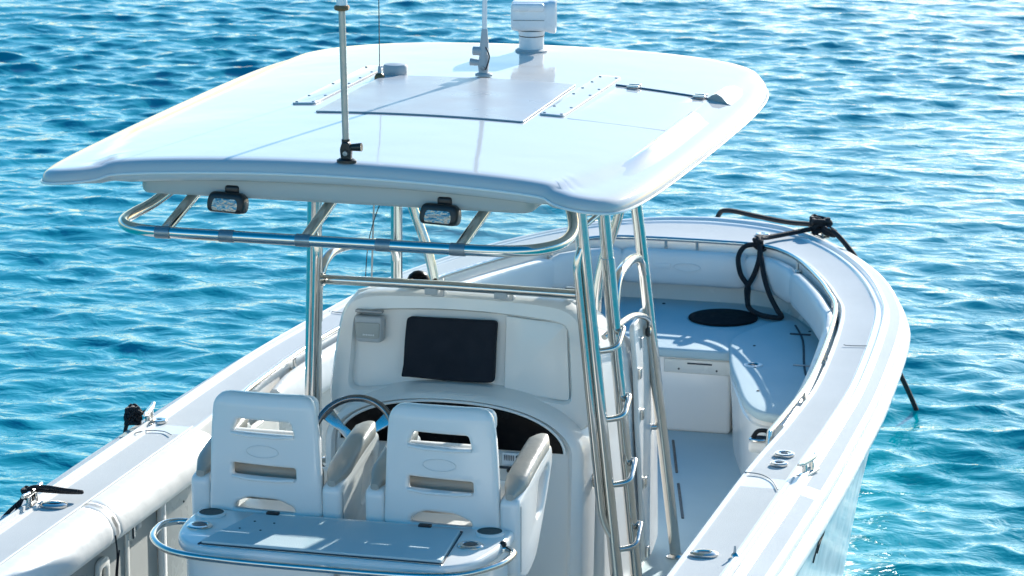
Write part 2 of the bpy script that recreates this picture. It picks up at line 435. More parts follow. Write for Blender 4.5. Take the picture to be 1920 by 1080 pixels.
# hatch in the sole beside the console
for (p, q) in (((.235, 4.30), (.40, 3.66)), ((.435, 3.53), (.60, 2.90))):
    p, q = Vector((*p, ZD + .004)), Vector((*q, ZD + .004)); d = (q - p).normalized(); n = Vector((-d.y, d.x, 0))
    tube('hatch_slot', [p - n * .03 + d * .03, q - n * .03 - d * .03], .007, 'black', sole, seg=6, ry=.003, up=(0, 0, 1))

# ---- bow platform, side seats, bolsters
def below_wall(p, k=1.0): return p
ZP = 0.75
bowp = plate('bow_platform', [rpoly([(-.48, 4.42), (.48, 4.42), (.70, 4.72), (.98, 4.60), (.80, 5.08), (.62, 5.38), (.42, 5.55), (-.42, 5.55), (-.62, 5.38), (-.80, 5.08), (-.98, 4.60), (-.70, 4.72)], [.05, .05, .02, .02, .1, .1, .1, .1, .1, .1, .02, .02])],
             0.05, 0.014, 'deckskid', boat, T3(0, 0, ZP - .025))
rbox('platform_riser', (0, 4.95, 0.51), (0.94, 1.0, 0.42), 0.02, 'gel', bowp)
lf = rbox('locker_front_plate', (.30, 4.447, .655), (.36, .012, .075), 0.005, 'cream', bowp)
rbox('slot', (.31, 4.4395, .672), (.13, .004, .008), 0.0, 'gap', bowp)
for x in (.20, .40): lathe('screw_head', [(.006, 0), (.005, .003), (.001, .004)], 'gap', bowp, facing_aft(x, 4.441, .64), seg=8)
for (x, y) in ((-.10, 5.40), (.16, 5.30), (-.02, 4.62), (-.12, 5.12)):
    lathe('drain_fitting' if y < 4.7 or y == 5.12 else 'screw_cap', [(.032, 0), (.030, .004), (.018, .005), (.014, .002)] if y < 4.7 or y == 5.12 else [(.010, 0), (.008, .004), (.002, .005)], ['steel', 'gap'] if y < 4.7 or y == 5.12 else 'gap', bowp, T3(x, y, ZP + .001), seg=14)

def side_seat(sg):
    nm = 'bow_side_seat'
    ol = [(.66, 5.16), (.52, 4.98), (.44, 4.72), (.445, 4.55), (.53, 4.15), (.64, 3.78), (.74, 3.46), (.84, 3.27), (.97, 3.21), (1.12, 3.26), (1.20, 3.5), (1.14, 3.95), (1.0, 4.45), (.82, 4.90)]
    pts = [(p.x * sg, p.y) for p in catmull([(a, b, 0) for a, b in ol], 5, closed=True)]
    e = empty(nm, parent=boat)
    plate('seat_lid', [pts], 0.05, 0.018, 'deckskid', e, T3(0, 0, ZP - .008))
    cx, cy = .86 * sg, 4.1
    rings = []
    for z, k in ((ZP - .030, .97), (ZP - .06, .955), (ZP - .065, .985), (ZP - .09, .985), (.5, .95), (ZD, .92)):
        rings.append([(cx + (x - cx) * k, cy + (y - cy) * k, z) for x, y in pts])
    loft('seat_base', rings, 'gel', e)
    # hinge gap along the outboard side and its two hinge bars
    gp = [(.70 * sg, 5.02, ZP + .0195), (.80 * sg, 4.70, ZP + .0195), (.90 * sg, 4.2, ZP + .0195), (.95 * sg, 3.98, ZP + .0195)]
    tube('hinge_gap', catmull(gp, 4), 0.006, 'gap', e, seg=6, ry=0.002, up=(0, 0, 1))
    for (x, y) in ((.765, 4.82), (.905, 4.17)): rbox('hinge', (x * sg, y, ZP + .021), (.11, .016, .006), .002, 'gap' if y > 4.5 else 'greyplastic', e)
    for (x, y) in ((.58, 4.52), (.67, 4.08), (.78, 3.62), (.80, 4.90), (.98, 4.35)):
        lathe('screw_cap', [(.008, 0), (.007, .003), (.002, .004)], 'gap', e, T3(x * sg, y, ZP + .018), seg=8)
    lathe('lid_latch', [(.050, 0), (.047, .005), (.030, .006), (.026, .002)], ['whiteplastic', 'steel', 'gap'], e, T3(.655 * sg, 4.12, ZP + .017), seg=18, midx=[0, 0, 1, 2])
    # cup holders with folded black handles on the low aft ledge
    rbox('ledge', (.98 * sg, 3.17, .62), (.30, .10, .06), .02, 'gel', e)
    for x in (.88, 1.03):
        lathe('cup_holder', [(.050, 0), (.050, .006), (.040, .010), (.036, .004)], ['steel', 'steel', 'gap'], e, T3(x * sg, 3.165, .65), seg=18, midx=[0, 1, 2])
        tube('cup_holder_handle', catmull([(x * sg - .03, 3.15, .66), (x * sg - .01, 3.165, .69), (x * sg + .03, 3.18, .69), (x * sg + .045, 3.185, .665)], 4), .011, 'black', e, seg=8)
    return e
side_seat(1); side_seat(-1)

def offset_in(p, i, d):
    a = INN[max(i - 1, 0)]; b = INN[min(i + 1, NST - 1)]
    t = (b - a).normalized(); n = Vector((-t.y, t.x, 0))   # port->bow->stbd path: inside is to the right
    return p - n * d
def inpath(i0, i1, d, z, dz=None):
    return [tuple(offset_in(INN[i], i, d).to_2d()) + (z if dz is None else z + dz(i),) for i in range(i0, i1 + 1)]
def idx_at(y, stbd=True):
    rng = range(h, NST) if stbd else range(0, h + 1)
    return min(rng, key=lambda i: abs(INN[i].y - y))

def bolster_section(name, i0, i1, parent, w=.08, hh=.098, zc=.945, mat='vinyl'):
    """cushion of D section along the inside of the coaming"""
    rings = []
    n = i1 - i0
    for i in range(i0, i1 + 1):
        e = min(i - i0, i1 - i) / 1.6; k = min(1.0, 0.80 + 0.2 * e)
        ring = []
        for q in range(14):
            a = 2 * math.pi * q / 14
            c, s = math.cos(a), math.sin(a)
            d = 0.012 + w * 0.5 + (abs(c) ** .7) * math.copysign(1, c) * w * 0.5 * k
            p = offset_in(INN[i], i, d); ring.append((p.x, p.y, zc + (abs(s) ** .75) * math.copysign(1, s) * hh * k))
        rings.append(ring)
    return loft(name, rings, mat, parent, cap0=True, cap1=True, angle=60)
bow_b = empty('bow_bolster', parent=boat)
ib = [idx_at(2.1, False), idx_at(3.9, False), idx_at(5.0, False), h - 26 // 2, h + 13, idx_at(5.0), idx_at(3.9), idx_at(2.1)]
ib = [idx_at(2.1, False), idx_at(4.0, False), idx_at(5.15, False), idx_at(5.505, False), idx_at(5.505), idx_at(5.15), idx_at(4.0), idx_at(2.1)]
for a, b in zip(ib[:-1], ib[1:]):
    if b - a >= 2: bolster_section('bolster_cushion', a, b, bow_b)
# embossed oval badge on the bow bolster
badge = tube('embossed_badge', [(.02 + .075 * math.cos(t * math.pi / 12), 5.52 - .0945, .955 + .022 * math.sin(t * math.pi / 12)) for t in range(24)], .0025, 'vinyl', bow_b, seg=6, closed=True)
rbox('embossed_badge', (-.12, 5.427, .955), (.10, .004, .03), .002, 'vinyl', bow_b)

# bow rail along the inner coaming with stand-offs
r0, r1 = idx_at(1.7, False), idx_at(1.7)
rp = [(p[0], p[1], p[2]) for p in inpath(r0, r1, .022, ZG + .012)]
rail = tube('bow_rail', [(rp[0][0], rp[0][1] - .02, ZG - .07)] + rp + [(rp[-1][0], rp[-1][1] - .02, ZG - .07)], .0125, 'steel', boat, seg=12)
for i in [idx_at(2.45), idx_at(3.3), idx_at(4.3), idx_at(5.2), h + 5, h - 9, idx_at(5.2, False), idx_at(4.3, False), idx_at(3.3, False), idx_at(2.45, False)]:
    p = offset_in(INN[i], i, .022); q = offset_in(INN[i], i, -.004)
    tube('rail_standoff', [(p.x, p.y, ZG + .006), (p.x, p.y, ZG - .045), (q.x, q.y, ZG - .06)], .009, 'steel', rail, seg=8)
    lathe('rail_foot', [(.020, 0), (.018, .006), (.010, .008)], 'steel', rail, T3(p.x, p.y, ZG - .052), seg=12)

# cockpit bolsters: port shows, starboard is the same
def cockpit_bolster(sg):
    e = empty('cockpit_bolster', parent=boat)
    sec = [(1.235, 1.082), (1.20, 1.083), (1.155, 1.070), (1.118, 1.038), (1.098, .998), (1.095, .965), (1.11, .935), (1.145, .922), (1.20, .925), (1.235, .94)]
    if sg > 0: sec = [(1.235, 1.05), (1.21, 1.045), (1.185, 1.02), (1.165, .985), (1.155, .955), (1.155, .93), (1.165, .905), (1.185, .895), (1.21, .90), (1.235, .92)]
    for (y0, y1, g) in ((-2.4, -.088, 0), (-.083, -.012, .0), (-.007, 1.16, 0)):
        ys = [y0, y0 + .006, y0 + .02] + list(np.linspace(y0 + .05, y1 - .05, 9 if y1 - y0 > .2 else 2)) + [y1 - .02, y1 - .006, y1]
        if y1 > 1: ys = ys[:-3] + [1.13, 1.155, 1.17]
        cx, cz = 1.18, 1.0; rings = []
        for j, y in enumerate(ys):
            k = 0.97 if j in (0, len(ys) - 1) else (0.992 if j in (1, len(ys) - 2) else 1.0)
            if y1 > 1 and j >= len(ys) - 3: k = (1.0, .9, .7)[j - len(ys) + 3]
            rings.append([((cx + (x - cx) * k + (g if x < 1.2 else 0) * -1) * sg, y, cz + (z - cz) * k + g) for x, z in sec])
        loft('bolster_cushion', rings, 'vinyl', e, cap0=True, cap1=True, angle=50)
    if sg < 0: tube('piping', [(1.232 * sg, y, 1.088) for y in np.linspace(-2.4, 1.16, 12)], .004, 'vinyl', e, seg=6)
    return e
cockpit_bolster(-1); cockpit_bolster(1)

# panels on the port inner side
pw = empty('port_side_panel', parent=boat)
XW = -1.19
plate('side_panel', [rpoly([(.66, .36), (2.1, .36), (2.1, .93), (.66, .93)], .03), rpoly([(1.7, .5), (2.0, .5), (2.0, .8), (1.7, .8)], .03)], .03, .006, 'cream', pw, facing_stbd(XW + .01, 0, 0))
rbox('panel_edge', (XW + .02, .615, .64), (.03, .045, .60), .008, 'gel', pw)
plate('rod_locker_recess', [rpoly([(-2.2, .36), (.585, .36), (.585, .90), (-2.2, .90)], .03)], .012, .003, 'recess', pw, facing_stbd(XW + .003, 0, 0))
rbox('latch', (XW + .02, .275, .875), (.02, .05, .055), .005, 'cream', pw)
rbox('latch', (XW + .022, .34, .895), (.02, .05, .045), .005, 'greyplastic', pw)
rbox('latch_slot', (XW + .034, .265, .875), (.004, .012, .045), .0, 'gap', pw)
rbox('panel_edge', (XW + .014, .24, .62), (.012, .03, .52), .004, 'cream', pw)
plate('grab_handle', [rpoly([(-.10, .50), (.02, .50), (.02, .86), (-.10, .86)], .04), rpoly([(-.07, .55), (-.015, .55), (-.015, .82), (-.07, .82)], .025)], .02, .006, 'cream', pw, facing_stbd(XW + .02, 0, 0))
lathe('drain_fitting', [(.028, 0), (.028, .006), (.020, .012), (.016, .004)], ['steel', 'steel', 'gap'], pw, facing_stbd(XW + .026, 1.03, .90), seg=16, midx=[0, 1, 2], sx=.8)
lathe('screw_cap', [(.005, 0), (.004, .003), (.001, .004)], 'gap', pw, facing_stbd(XW + .026, .86, .84), seg=8)

# flush fittings on the side decks
def rod_holder(x, y, ang):
    m = T3(x, y, ZG) @ Matrix.Rotation(R(ang), 4, 'Z')
    e = empty('rod_holder', parent=boat)
    lathe('flange', [(.048, -.004), (.048, .004), (.040, .009), (.028, .010), (.024, .004), (.022, -.02)], ['steel', 'steel', 'steel', 'steel', 'gap'], e, m, seg=24, sx=1.15, sy=.85, midx=[0, 1, 2, 3, 4])
    lathe('dark_bore', [(.0215, 0), (.0215, .005), (.001, .0055)], 'black', e, m @ T3(.004, 0, .0), seg=18, sx=1.15, sy=.95)
    for sx in (-.048, .048): lathe('screw_head', [(.004, 0), (.003, .003)], 'weld', e, m @ T3(sx * .95, 0, .005), seg=6)
rod_holder(1.295, -.03, 8); rod_holder(-1.352, -.085, 8)
for (x, y, r) in ((1.326, 1.43, .043), (1.333, 1.28, .037)):
    c = lathe('deck_filler_cap', [(r, -.004), (r, .004), (r * .92, .008), (r * .62, .008), (r * .58, .005), (r * .2, .005)], ['steel', 'steel', 'whiteplastic', 'steel', 'steel'], boat, T3(x, y, ZG + .001), seg=22, midx=[0, 1, 2, 3, 4])
    rbox('key_slot', (x, y, ZG + .008), (.03, .005, .004), .001, 'weld', c)
lathe('deck_filler_cap', [(.036, -.004), (.036, .004), (.032, .008), (.014, .008), (.012, .005)], 'steel', boat, T3(-1.414, 1.23, ZG + .001), seg=22)
lathe('deck_filler_cap', [(.040, -.004), (.040, .004), (.035, .009), (.016, .009), (.012, .006)], 'steel', boat, T3(.36, 5.82, ZG - .003), seg=22)

def cleat(x, y, ang=90, z=ZG - .02):
    m = T3(x, y, z) @ Matrix.Rotation(R(ang), 4, 'Z')
    e = empty('mooring_cleat', parent=boat)
    rbox('base_plate', m @ Vector((0, 0, .006)), (.15, .045, .012), .004, 'steel', e, m.to_3x3().to_4x4())
    for sx in (-.034, .034):
        tube('post', [m @ Vector((sx, 0, .008)), m @ Vector((sx * 1.05, 0, .05))], [.013, .010], 'steel', e, seg=10)
    hp = [m @ Vector((a, 0, .058 + (.006 if abs(a) > .07 else 0))) for a in np.linspace(-.105, .105, 11)]
    tube('horn', hp, [.007, .010, .012, .013, .013, .013, .013, .013, .012, .010, .007], 'steel', e, seg=10)
    return e
cleat(1.464, 1.23, 78); cleat(-1.47, 1.26, 100); cleat(-1.46, -.05, 92); cleat(.66, 5.93, 130); cleat(-.66, 5.93, 50)
pl = lathe('side_light', [(.016, 0), (.014, .006), (.006, .014), (.004, .04)], ['steel', 'steel', 'greyplastic'], boat, T3(1.414, -.023, ZG), seg=12, midx=[0, 1, 2])

# seams on the side deck
def deck_seam(pts): return tube('deck_seam', catmull(pts, 6), .0025, 'seam', sdeck, seg=5)
deck_seam([(-1.50, .98, 1.064), (-1.42, 1.06, 1.080), (-1.34, 1.08, 1.080), (-1.28, 1.03, 1.082)])
deck_seam([(1.22, 1.11, 1.083), (1.29, 1.10, 1.081), (1.35, 1.03, 1.080), (1.40, .9, 1.080)])
deck_seam([(1.36, 3.42, 1.08), (1.26, 3.40, 1.08), (1.235, 3.40, 1.083)])
deck_seam([(-1.36, 3.42, 1.08), (-1.26, 3.40, 1.08), (-1.235, 3.40, 1.083)])

# ------------------------------------------------------------------ console
con = empty('helm_console', parent=boat)
def ring_z(z, hw, ya, yf, r=.12, n=6):
    o = rpoly([(-hw, ya), (hw, ya), (hw * .97, (ya + yf) / 2), (hw * .80, yf), (-hw * .80, yf), (-hw * .97, (ya + yf) / 2)], [r * .5, r * .5, .4, .3, .3, .4], n)
    return [(x, y, z) for x, y in o]
def hw(z):
    return float(np.interp(z, [0.3, 1.3, 1.6, 1.745], [.60, .59, .565, .532]))
rings = [ring_z(z, hw(z), 1.19, yf) for z, yf in ((.30, 2.66), (.36, 2.64), (.8, 2.62), (1.2, 2.56), (1.45, 2.46), (1.6, 2.36))]
rings += [ring_z(1.68, .535, 1.20, 2.20), ring_z(1.725, .50, 1.21, 2.05), ring_z(1.742, .44, 1.23, 1.90)]
def ctop(y, z): return z - .34 * max(0, y - 1.25) * max(0, min(1, (z - 1.2) / .5))
rings = [[(x, y, ctop(y, z)) for x, y, z in rg] for rg in rings]
loft('console_body', rings, 'gel', con, cap1=True, angle=50)

def arch(hwb, hwt, zb, zt, tb, bb, n=14, r=0.0):
    """closed outline in X,Z with bowed top and bottom; returns matched points"""
    L = []
    for k in range(n): t = k / n; L.append((-hwb + (hwb - hwt) * t, zb + (zt - zb) * t))
    for k in range(n * 2): t = k / (n * 2); L.append((-hwt + 2 * hwt * t, zt + tb * (1 - (2 * t - 1) ** 2)))
    for k in range(n): t = k / n; L.append((hwt + (hwb - hwt) * t, zt + (zb - zt) * t))
    for k in range(n * 2): t = k / (n * 2); L.append((hwb - 2 * hwb * t, zb + bb * (1 - (2 * t - 1) ** 2)))
    if r:
        q = L; m = len(q); w = int(r)
        for _ in range(w): q = [((q[i - 1][0] + q[i][0] * 2 + q[(i + 1) % m][0]) / 4, (q[i - 1][1] + q[i][1] * 2 + q[(i + 1) % m][1]) / 4) for i in range(m)]
        L = q
    return L
ob = arch(.597, .528, 1.20, 1.735, .022, 0, r=10); ob2 = arch(.585, .515, 1.20, 1.722, .022, 0, r=10)
ib1 = arch(.495, .47, 1.318, 1.668, .030, .040, r=3); ib2 = arch(.487, .462, 1.326, 1.660, .030, .040, r=3)
def yy(z, base): return base + (z - 1.3) * 0.10
loft('face_frame', [[(x, yy(z, 1.20), z) for x, z in ob], [(x, yy(z, 1.10), z) for x, z in ob], [(x, yy(z, 1.075), z) for x, z in ob2],
                    [(x, yy(z, 1.07), z) for x, z in ib1], [(x, yy(z, 1.082), z) for x, z in ib2], [(x, yy(z, 1.115), z) for x, z in ib2]], 'gel', con, angle=45)
ip = arch(.489, .464, 1.324, 1.662, .030, .040, r=3)
pyd('electronics_panel', [(x, yy(z, 1.1125), z) for x, z in ip], [tuple(range(len(ip)))], 'gel', con, smooth=False)
# hinged panel on the right of the box
dp = [p for p in ip if p[0] > .20]; dz0 = .04 * (1 - (.2 / .489) ** 2)
door = [(.188, 1.324 + dz0 + .006), (.188, 1.662 + .024), (.30, 1.662 + .014), (.452, 1.668), (.474, 1.34), (.33, 1.324 + .028)]
mface = facing_aft(0, 0, 0)
def on_face(base):   # plate lying on the raked box face
    return Matrix(((1, 0, 0, 0), (0, .0995, -.995, base - 1.3 * .10), (0, .995, .0995, 0), (0, 0, 0, 1)))
plate('glovebox_door', [rpoly(door, .012)], .012, .004, 'gel', con, on_face(1.103))
# radar / chart plotter under its fabric cover
cov = plate('screen_cover', [rpoly([(-.252, 1.405), (-.237, 1.66), (.155, 1.665), (.147, 1.402), (-.05, 1.398)], [.006, .02, .02, .02, .1])], .05, .012, 'canvas', con, on_face(1.085), cuts=[('x', np.linspace(-.22, .13, 9)), ('y', np.linspace(1.42, 1.64, 7))],
            warp=lambda c: (c.x, c.y, c.z + .004 * math.sin(c.x * 31) * math.sin(c.y * 27) + (.012 if c.x < -.22 and c.y < 1.44 else 0)))
# speaker
spk = empty('speaker', parent=con)
plate('housing', [rpoly([(-.452, 1.545), (-.462, 1.655), (-.338, 1.658), (-.342, 1.545)], .018)], .07, .012, 'greyplastic', spk, on_face(1.075))
plate('grille', [rpoly([(-.447, 1.567), (-.455, 1.632), (-.345, 1.634), (-.348, 1.567)], .01)], .012, .004, 'recess', spk, on_face(1.038))
for k in range(7): rbox('badge_letter', (-.413 + k * .0075, 1.051, 1.577), (.0045, .003, .0055 if k % 2 else .0068), .0, 'whiteplastic', spk)
rbox('bracket', (-.395, 1.085, 1.672), (.12, .03, .012), .004, 'weld', spk)

# dash pod with the black instrument panel
def podarch(a, zb, hh, zlow, y, ylow, n=36):
    L = [(-a * 1.0, ylow, zlow)]
    for k in range(n + 1):
        t = math.pi * (1 - k / n); x, s = math.cos(t), math.sin(t)
        L.append((a * (abs(x) ** .85) * math.copysign(1, x), y, zb + hh * s))
    L.append((a * 1.0, ylow, zlow)); return L
pod = empty('dash_pod', parent=con)
pr = [podarch(.575, 1.13, .262, .55, 1.16, 1.12), podarch(.565, 1.13, .242, .55, .99, .95), podarch(.552, 1.13, .230, .55, .955, .915), podarch(.525, 1.14, .210, .56, .945, .905), podarch(.510, 1.145, .200, .56, .955, .915)]
loft('pod_shell', pr, 'gel', pod, closed=False, angle=50)
pi_ = podarch(.515, 1.145, .203, .56, .962, .925)
pyd('pod_face', pi_, [tuple(range(len(pi_)))], 'gel', pod, smooth=False)
ap = [(.485 * (abs(math.cos(t)) ** .85) * math.copysign(1, math.cos(t)), 1.148 + .185 * math.sin(t)) for t in np.linspace(0, math.pi, 40)]
plate('instrument_panel', [ap], .012, .003, 'acrylic', pod, facing_aft(0, .953, 0))
tube('panel_trim', [(x, .948, z) for x, z in [( .492 * (abs(math.cos(t)) ** .85) * math.copysign(1, math.cos(t)), 1.148 + .192 * math.sin(t)) for t in np.linspace(0, math.pi, 40)]], .006, 'gel', pod, seg=8)
# radio, rocker row and throttle on the lower dash
rad = empty('vhf_radio', parent=con)
mr_ = facing_aft(.33, .93, 1.115, 12)
plate('radio_body', [rpoly([(-.10, -.028), (.075, -.028), (.075, .028), (-.10, .028)], .006)], .03, .005, 'whiteplastic', rad, mr_)
plate('radio_screen', [rpoly([(-.022, -.004), (.03, -.004), (.03, .02), (-.022, .02)], .003)], .006, .001, 'greenrubber', rad, mr_ @ T3(0, 0, .0145))
for k in range(6): rbox('speaker_slot', mr_ @ Vector((-.088 + k * .008, .002, .0155)), (.003, .002, .032), 0, 'gap', rad)
for k in range(5): rbox('button', mr_ @ Vector((-.034 + k * .021, -.016, .016)), (.013, .004, .007), .001, 'gap', rad)
for dz in (.012, -.002): lathe('knob', [(.010, 0), (.009, .012), (.002, .013)], 'greyplastic', rad, mr_ @ T3(.052, dz, .015), seg=12)
lathe('side_button', [(.008, 0), (.006, .005)], 'gap', rad, mr_ @ T3(-.032, .012, .015), seg=10)
rbox('radio_tray', mr_ @ Vector((-.01, -.034, .02)), (.20, .012, .01), .003, 'gap', con)
thr = empty('throttle_control', parent=con)
rbox('throttle_base', (.31, .915, .985), (.09, .08, .07), .02, 'cream', thr)
for x in (.285, .335):
    tube('throttle_lever', catmull([(x, .90, 1.0), (x, .87, 1.05), (x, .86, 1.08)], 4), .010, 'steel', thr, seg=8)
    lathe('lever_knob', [(.004, -.012), (.016, -.008), (.018, 0), (.014, .010), (.004, .013)], 'black', thr, T3(x, .858, 1.09), seg=12)
for (x, z) in ((-.05, 1.10), (.11, 1.11)): lathe('gauge_knob', [(.028, 0), (.026, .02), (.018, .024), (.003, .025)], 'black', con, facing_aft(x, .957, z), seg=14)
for k in range(4): rbox('rocker_switch', (.47, .915 + .0, .95), (.001, .001, .001), 0, 'black', con) if False else None

# steering wheel
whl = empty('steering_wheel', parent=con)
WC = Vector((-.352, .715, 1.215)); wm = T3(*WC) @ Matrix.Rotation(R(-32), 4, 'X') @ XZ
tube('wheel_rim', [wm @ Vector((.178 * math.cos(a), .178 * math.sin(a), 0)) for a in np.linspace(0, 2 * math.pi, 49)[:-1]], .0155, 'wheel', whl, seg=12, closed=True)
for a in (38, 142, 270):
    ca, sa = math.cos(R(a)), math.sin(R(a))
    def sp(d, w): return [(ca * d - sa * w, sa * d + ca * w), (ca * d + sa * w, sa * d - ca * w)]
    q0, q1, q2 = sp(.02, .022), sp(.09, .017), sp(.175, .030)
    plate('wheel_spoke', [[q0[0], q1[0], q2[0], q2[1], q1[1], q0[1]]], .008, .003, 'steel', whl, wm @ T3(0, 0, -.012), warp=lambda c: (c.x, c.y, c.z - .05 * (1 - min(1, math.hypot(c.x, c.y) / .175)) ** 1.2))
lathe('wheel_hub', [(.045, -.07), (.045, -.05), (.038, -.035), (.02, -.03), (.002, -.029)], 'steel', whl, wm, seg=20)
tube('steering_column', [wm @ Vector((0, 0, -.06)), wm @ Vector((0, 0, -.22))], .045, 'black', whl, seg=14)

# console sides: starboard door, hinges, latch
def xside(y, z): return hw(z) * (1.0 if y < 1.9 else 1.0 - .03 * 0) - (.0 if y < 1.9 else 0)
def sd_panel(y): return .59 - .018 * max(0, (y - 1.2)) / .7
dr = empty('console_door', parent=con)
dl = rpoly([(2.00, .36), (1.84, 1.05), (1.80, 1.50), (2.10, 1.52), (2.36, 1.42), (2.44, .36)], .05)
def dwarp(c):
    Yp, Zp = c.x, c.y
    # lie on the console flank
    x0 = np.interp(Yp, [1.19, 1.9, 2.2, 2.45, 2.66], [1.0, .985, .955, .90, .80]) * hw(Zp)
    return (c.x, c.y, c.z + x0 - .59)
plate('door_panel', [dl], .022, .006, 'gel', dr, facing_stbd(.592, 0, 0), cuts=[('x', np.linspace(1.85, 2.4, 8)), ('y', np.linspace(.4, 1.5, 8))], warp=dwarp)
for (y, z) in ((1.85, 1.28), (1.89, 1.085), (1.94, .76), (2.0, .42)):
    rbox('hinge', (hw(z) * .99 + .014, y, z), (.016, .035, .05), .004, 'steel', dr)
lathe('door_knob', [(.012, 0), (.024, .012), (.026, .024), (.016, .032), (.003, .034)], ['steel', 'black', 'black', 'steel'], dr, facing_stbd(.575, 2.02, 1.43), seg=16, midx=[0, 1, 1, 3 % 2 * 0 + 0])
rbox('door_latch', (.585, 1.93, 1.40), (.014, .035, .045), .003, 'greyplastic', dr)
# curved grab tube on each console shoulder
for sg in (1,):
    tube('shoulder_grab_rail', catmull([(.60 * sg, 1.18, 1.60), (.63 * sg, 1.28, 1.625), (.63 * sg, 1.6, 1.60), (.61 * sg, 1.95, 1.50), (.575 * sg, 2.03, 1.42)], 7), .013, 'steel', con, seg=10)

# windshield, wraps around the front of the console top
ws = empty('windshield', parent=con)
base = catmull([(-.475, 1.36, 1.735), (-.45, 1.56, 1.74), (-.37, 1.80, 1.735), (0, 1.93, 1.735), (.37, 1.80, 1.735), (.45, 1.56, 1.74), (.475, 1.36, 1.735)], 7)
base = [Vector((p.x, p.y, ctop(p.y, p.z) + .004)) for p in base]
topr = [Vector((p.x * .93, p.y * .985 - .03, 2.13)) for p in base]
pyd('glass_pane', list(base) + topr, [(i, i + 1, len(base) + i + 1, len(base) + i) for i in range(len(base) - 1)], 'glass', ws)
tube('edge_seal', [base[-1], topr[-1]], .006, 'black', ws, seg=8); tube('edge_seal', [base[0], topr[0]], .004, 'greyplastic', ws, seg=8)
tube('base_bead', base, .010, 'greyplastic', ws, seg=8)
tube('edge_frame', [base[-1] + Vector((-.03, .06, 0)), topr[-1] + Vector((-.03, .05, 0))], .004, 'whiteplastic', ws, seg=6)
# compass dome and small fittings on the console top
cp = empty('compass', parent=con)
lathe('compass_base', [(.062, 0), (.062, .02), (.050, .03)], 'black', cp, T3(-.235, 1.27, 1.733), seg=22)
lathe('compass_dome', [(.052, .025), (.050, .045), (.040, .066), (.022, .080), (.003, .085)], 'acrylic', cp, T3(-.235, 1.27, 1.733), seg=22)
tube('compass_hood', catmull([(-.175, 1.24, 1.745), (-.16, 1.27, 1.775), (-.165, 1.30, 1.745)], 4), .014, 'black', cp, seg=8)
for x in (-.09, .21):
    rbox('bar_bracket', (x, 1.085, 1.775), (.058, .05, .035), .006, 'greyplastic', con)
rbox('vent_grille', (-.36, 1.30, 1.732), (.10, .05, .006), .002, 'greyplastic', con)
rbox('wiper_motor', (.44, 1.25, 1.77), (.05, .04, .04), .008, 'weld', con)
tube('whip_aerial_cable', catmull([(-.47, 1.26, 1.75), (-.46, 1.30, 1.95), (-.40, 1.38, 2.15), (-.27, 1.5, 2.33), (-.10, 1.6, 2.47)], 6), .0022, 'black', con, seg=5)

# ------------------------------------------------------------------ hardtop frame
fr = empty('hardtop_frame', parent=boat)
def pipe(n, pts, r, p=fr, seg=14): return tube(n, pts, r, 'steel', p, seg=seg)
for sg in (-1, 1):
    # ladder pair at the aft corner of the console
    at, ab = Vector((.545 * sg, .845, 2.52)), Vector((.705 * sg, 1.13, .30))
    ft, fb = Vector((.600 * sg, 1.02, 2.52)), Vector((.735 * sg, 1.33, .30))
    def A(z): t = (2.52 - z) / 2.22; return at.lerp(ab, t)
    def F(z): t = (2.52 - z) / 2.22; return ft.lerp(fb, t)
    pipe('leg', [A(2.52), A(1.4), A(.30)], .0265)
    k = A(1.98); 
    pipe('grab_pipe', fillet([A(2.06), A(1.98) + Vector((-.028 * sg, -.035, 0)), A(1.3) + Vector((-.03 * sg, -.04, 0)), A(.86) + Vector((-.03 * sg, -.04, 0)), A(.76)], .09), .017)
    pipe('leg', [F(2.52), F(1.4), F(.30)], .0255)
    pipe('sleeve', [F(1.96), F(1.60)], .0290)
    for z in (2.15, 1.62, 1.32, 1.03, .74, .45):
        a, f2 = A(z - .03), F(z + .015)
        if z == 2.15 or sg < 0: pipe('rung', [a, f2], .011, seg=10); continue
        out = Vector((.075 * sg, .035, .0))
        pipe('rung', fillet([a, a + Vector((.088 * sg, .03, .012)), f2 + Vector((.032 * sg, .03, .016)), f2 + Vector((0, 0, .01))], .045), .013, seg=10)
    # forward leg, brace and hoop
    L0, L1, L2 = Vector((.50 * sg, 1.83, 2.52)), Vector((.55 * sg, 1.97, 2.0)), Vector((.665 * sg, 2.32, .31))
    pipe('forward_leg', fillet([L0, L1, L2], .2), .0260)
    pipe('diagonal_brace', catmull([L0.lerp(L1, .55), Vector((.475 * sg, 1.95, 1.97)), Vector((.405 * sg, 1.96, 1.76)), Vector((.375 * sg, 1.97, 1.60)), Vector((.37 * sg, 1.97, 1.42))], 6), .0225)
    hp = L1.lerp(L2, .19)
    pipe('hoop', catmull([F(1.66), F(1.80) + Vector((.0, .10, .03)), F(1.84) + Vector((-.01 * sg, .34, .02)), hp + Vector((0, -.12, .10)), hp], 7), .021)
    for P, up in ((L2, .31), (F(.30), .30), (A(.30), .30)):
        lathe('foot_flange', [(.046, 0), (.046, .006), (.030, .012), (.024, .02)], 'steel', fr, T3(P.x, P.y, ZD + .003), seg=18)
    # stand-off from aft leg to console flank
    s0 = A(1.0); tube('side_standoff', [s0, Vector((.585 * sg, 1.13, 1.0))], .014, 'steel', fr, seg=10)
    lathe('standoff_flange', [(.034, 0), (.034, .006), (.022, .012)], 'steel', fr, T3(.588 * sg, 1.115, 1.0) @ Matrix.Rotation(R(90), 4, 'X') @ Matrix.Rotation(R(35 * sg), 4, 'Y'), seg=18)
    s1 = L1.lerp(L2, .62); tube('side_standoff', [s1, Vector((.52 * sg, s1.y - .05, s1.z))], .014, 'steel', fr, seg=10)
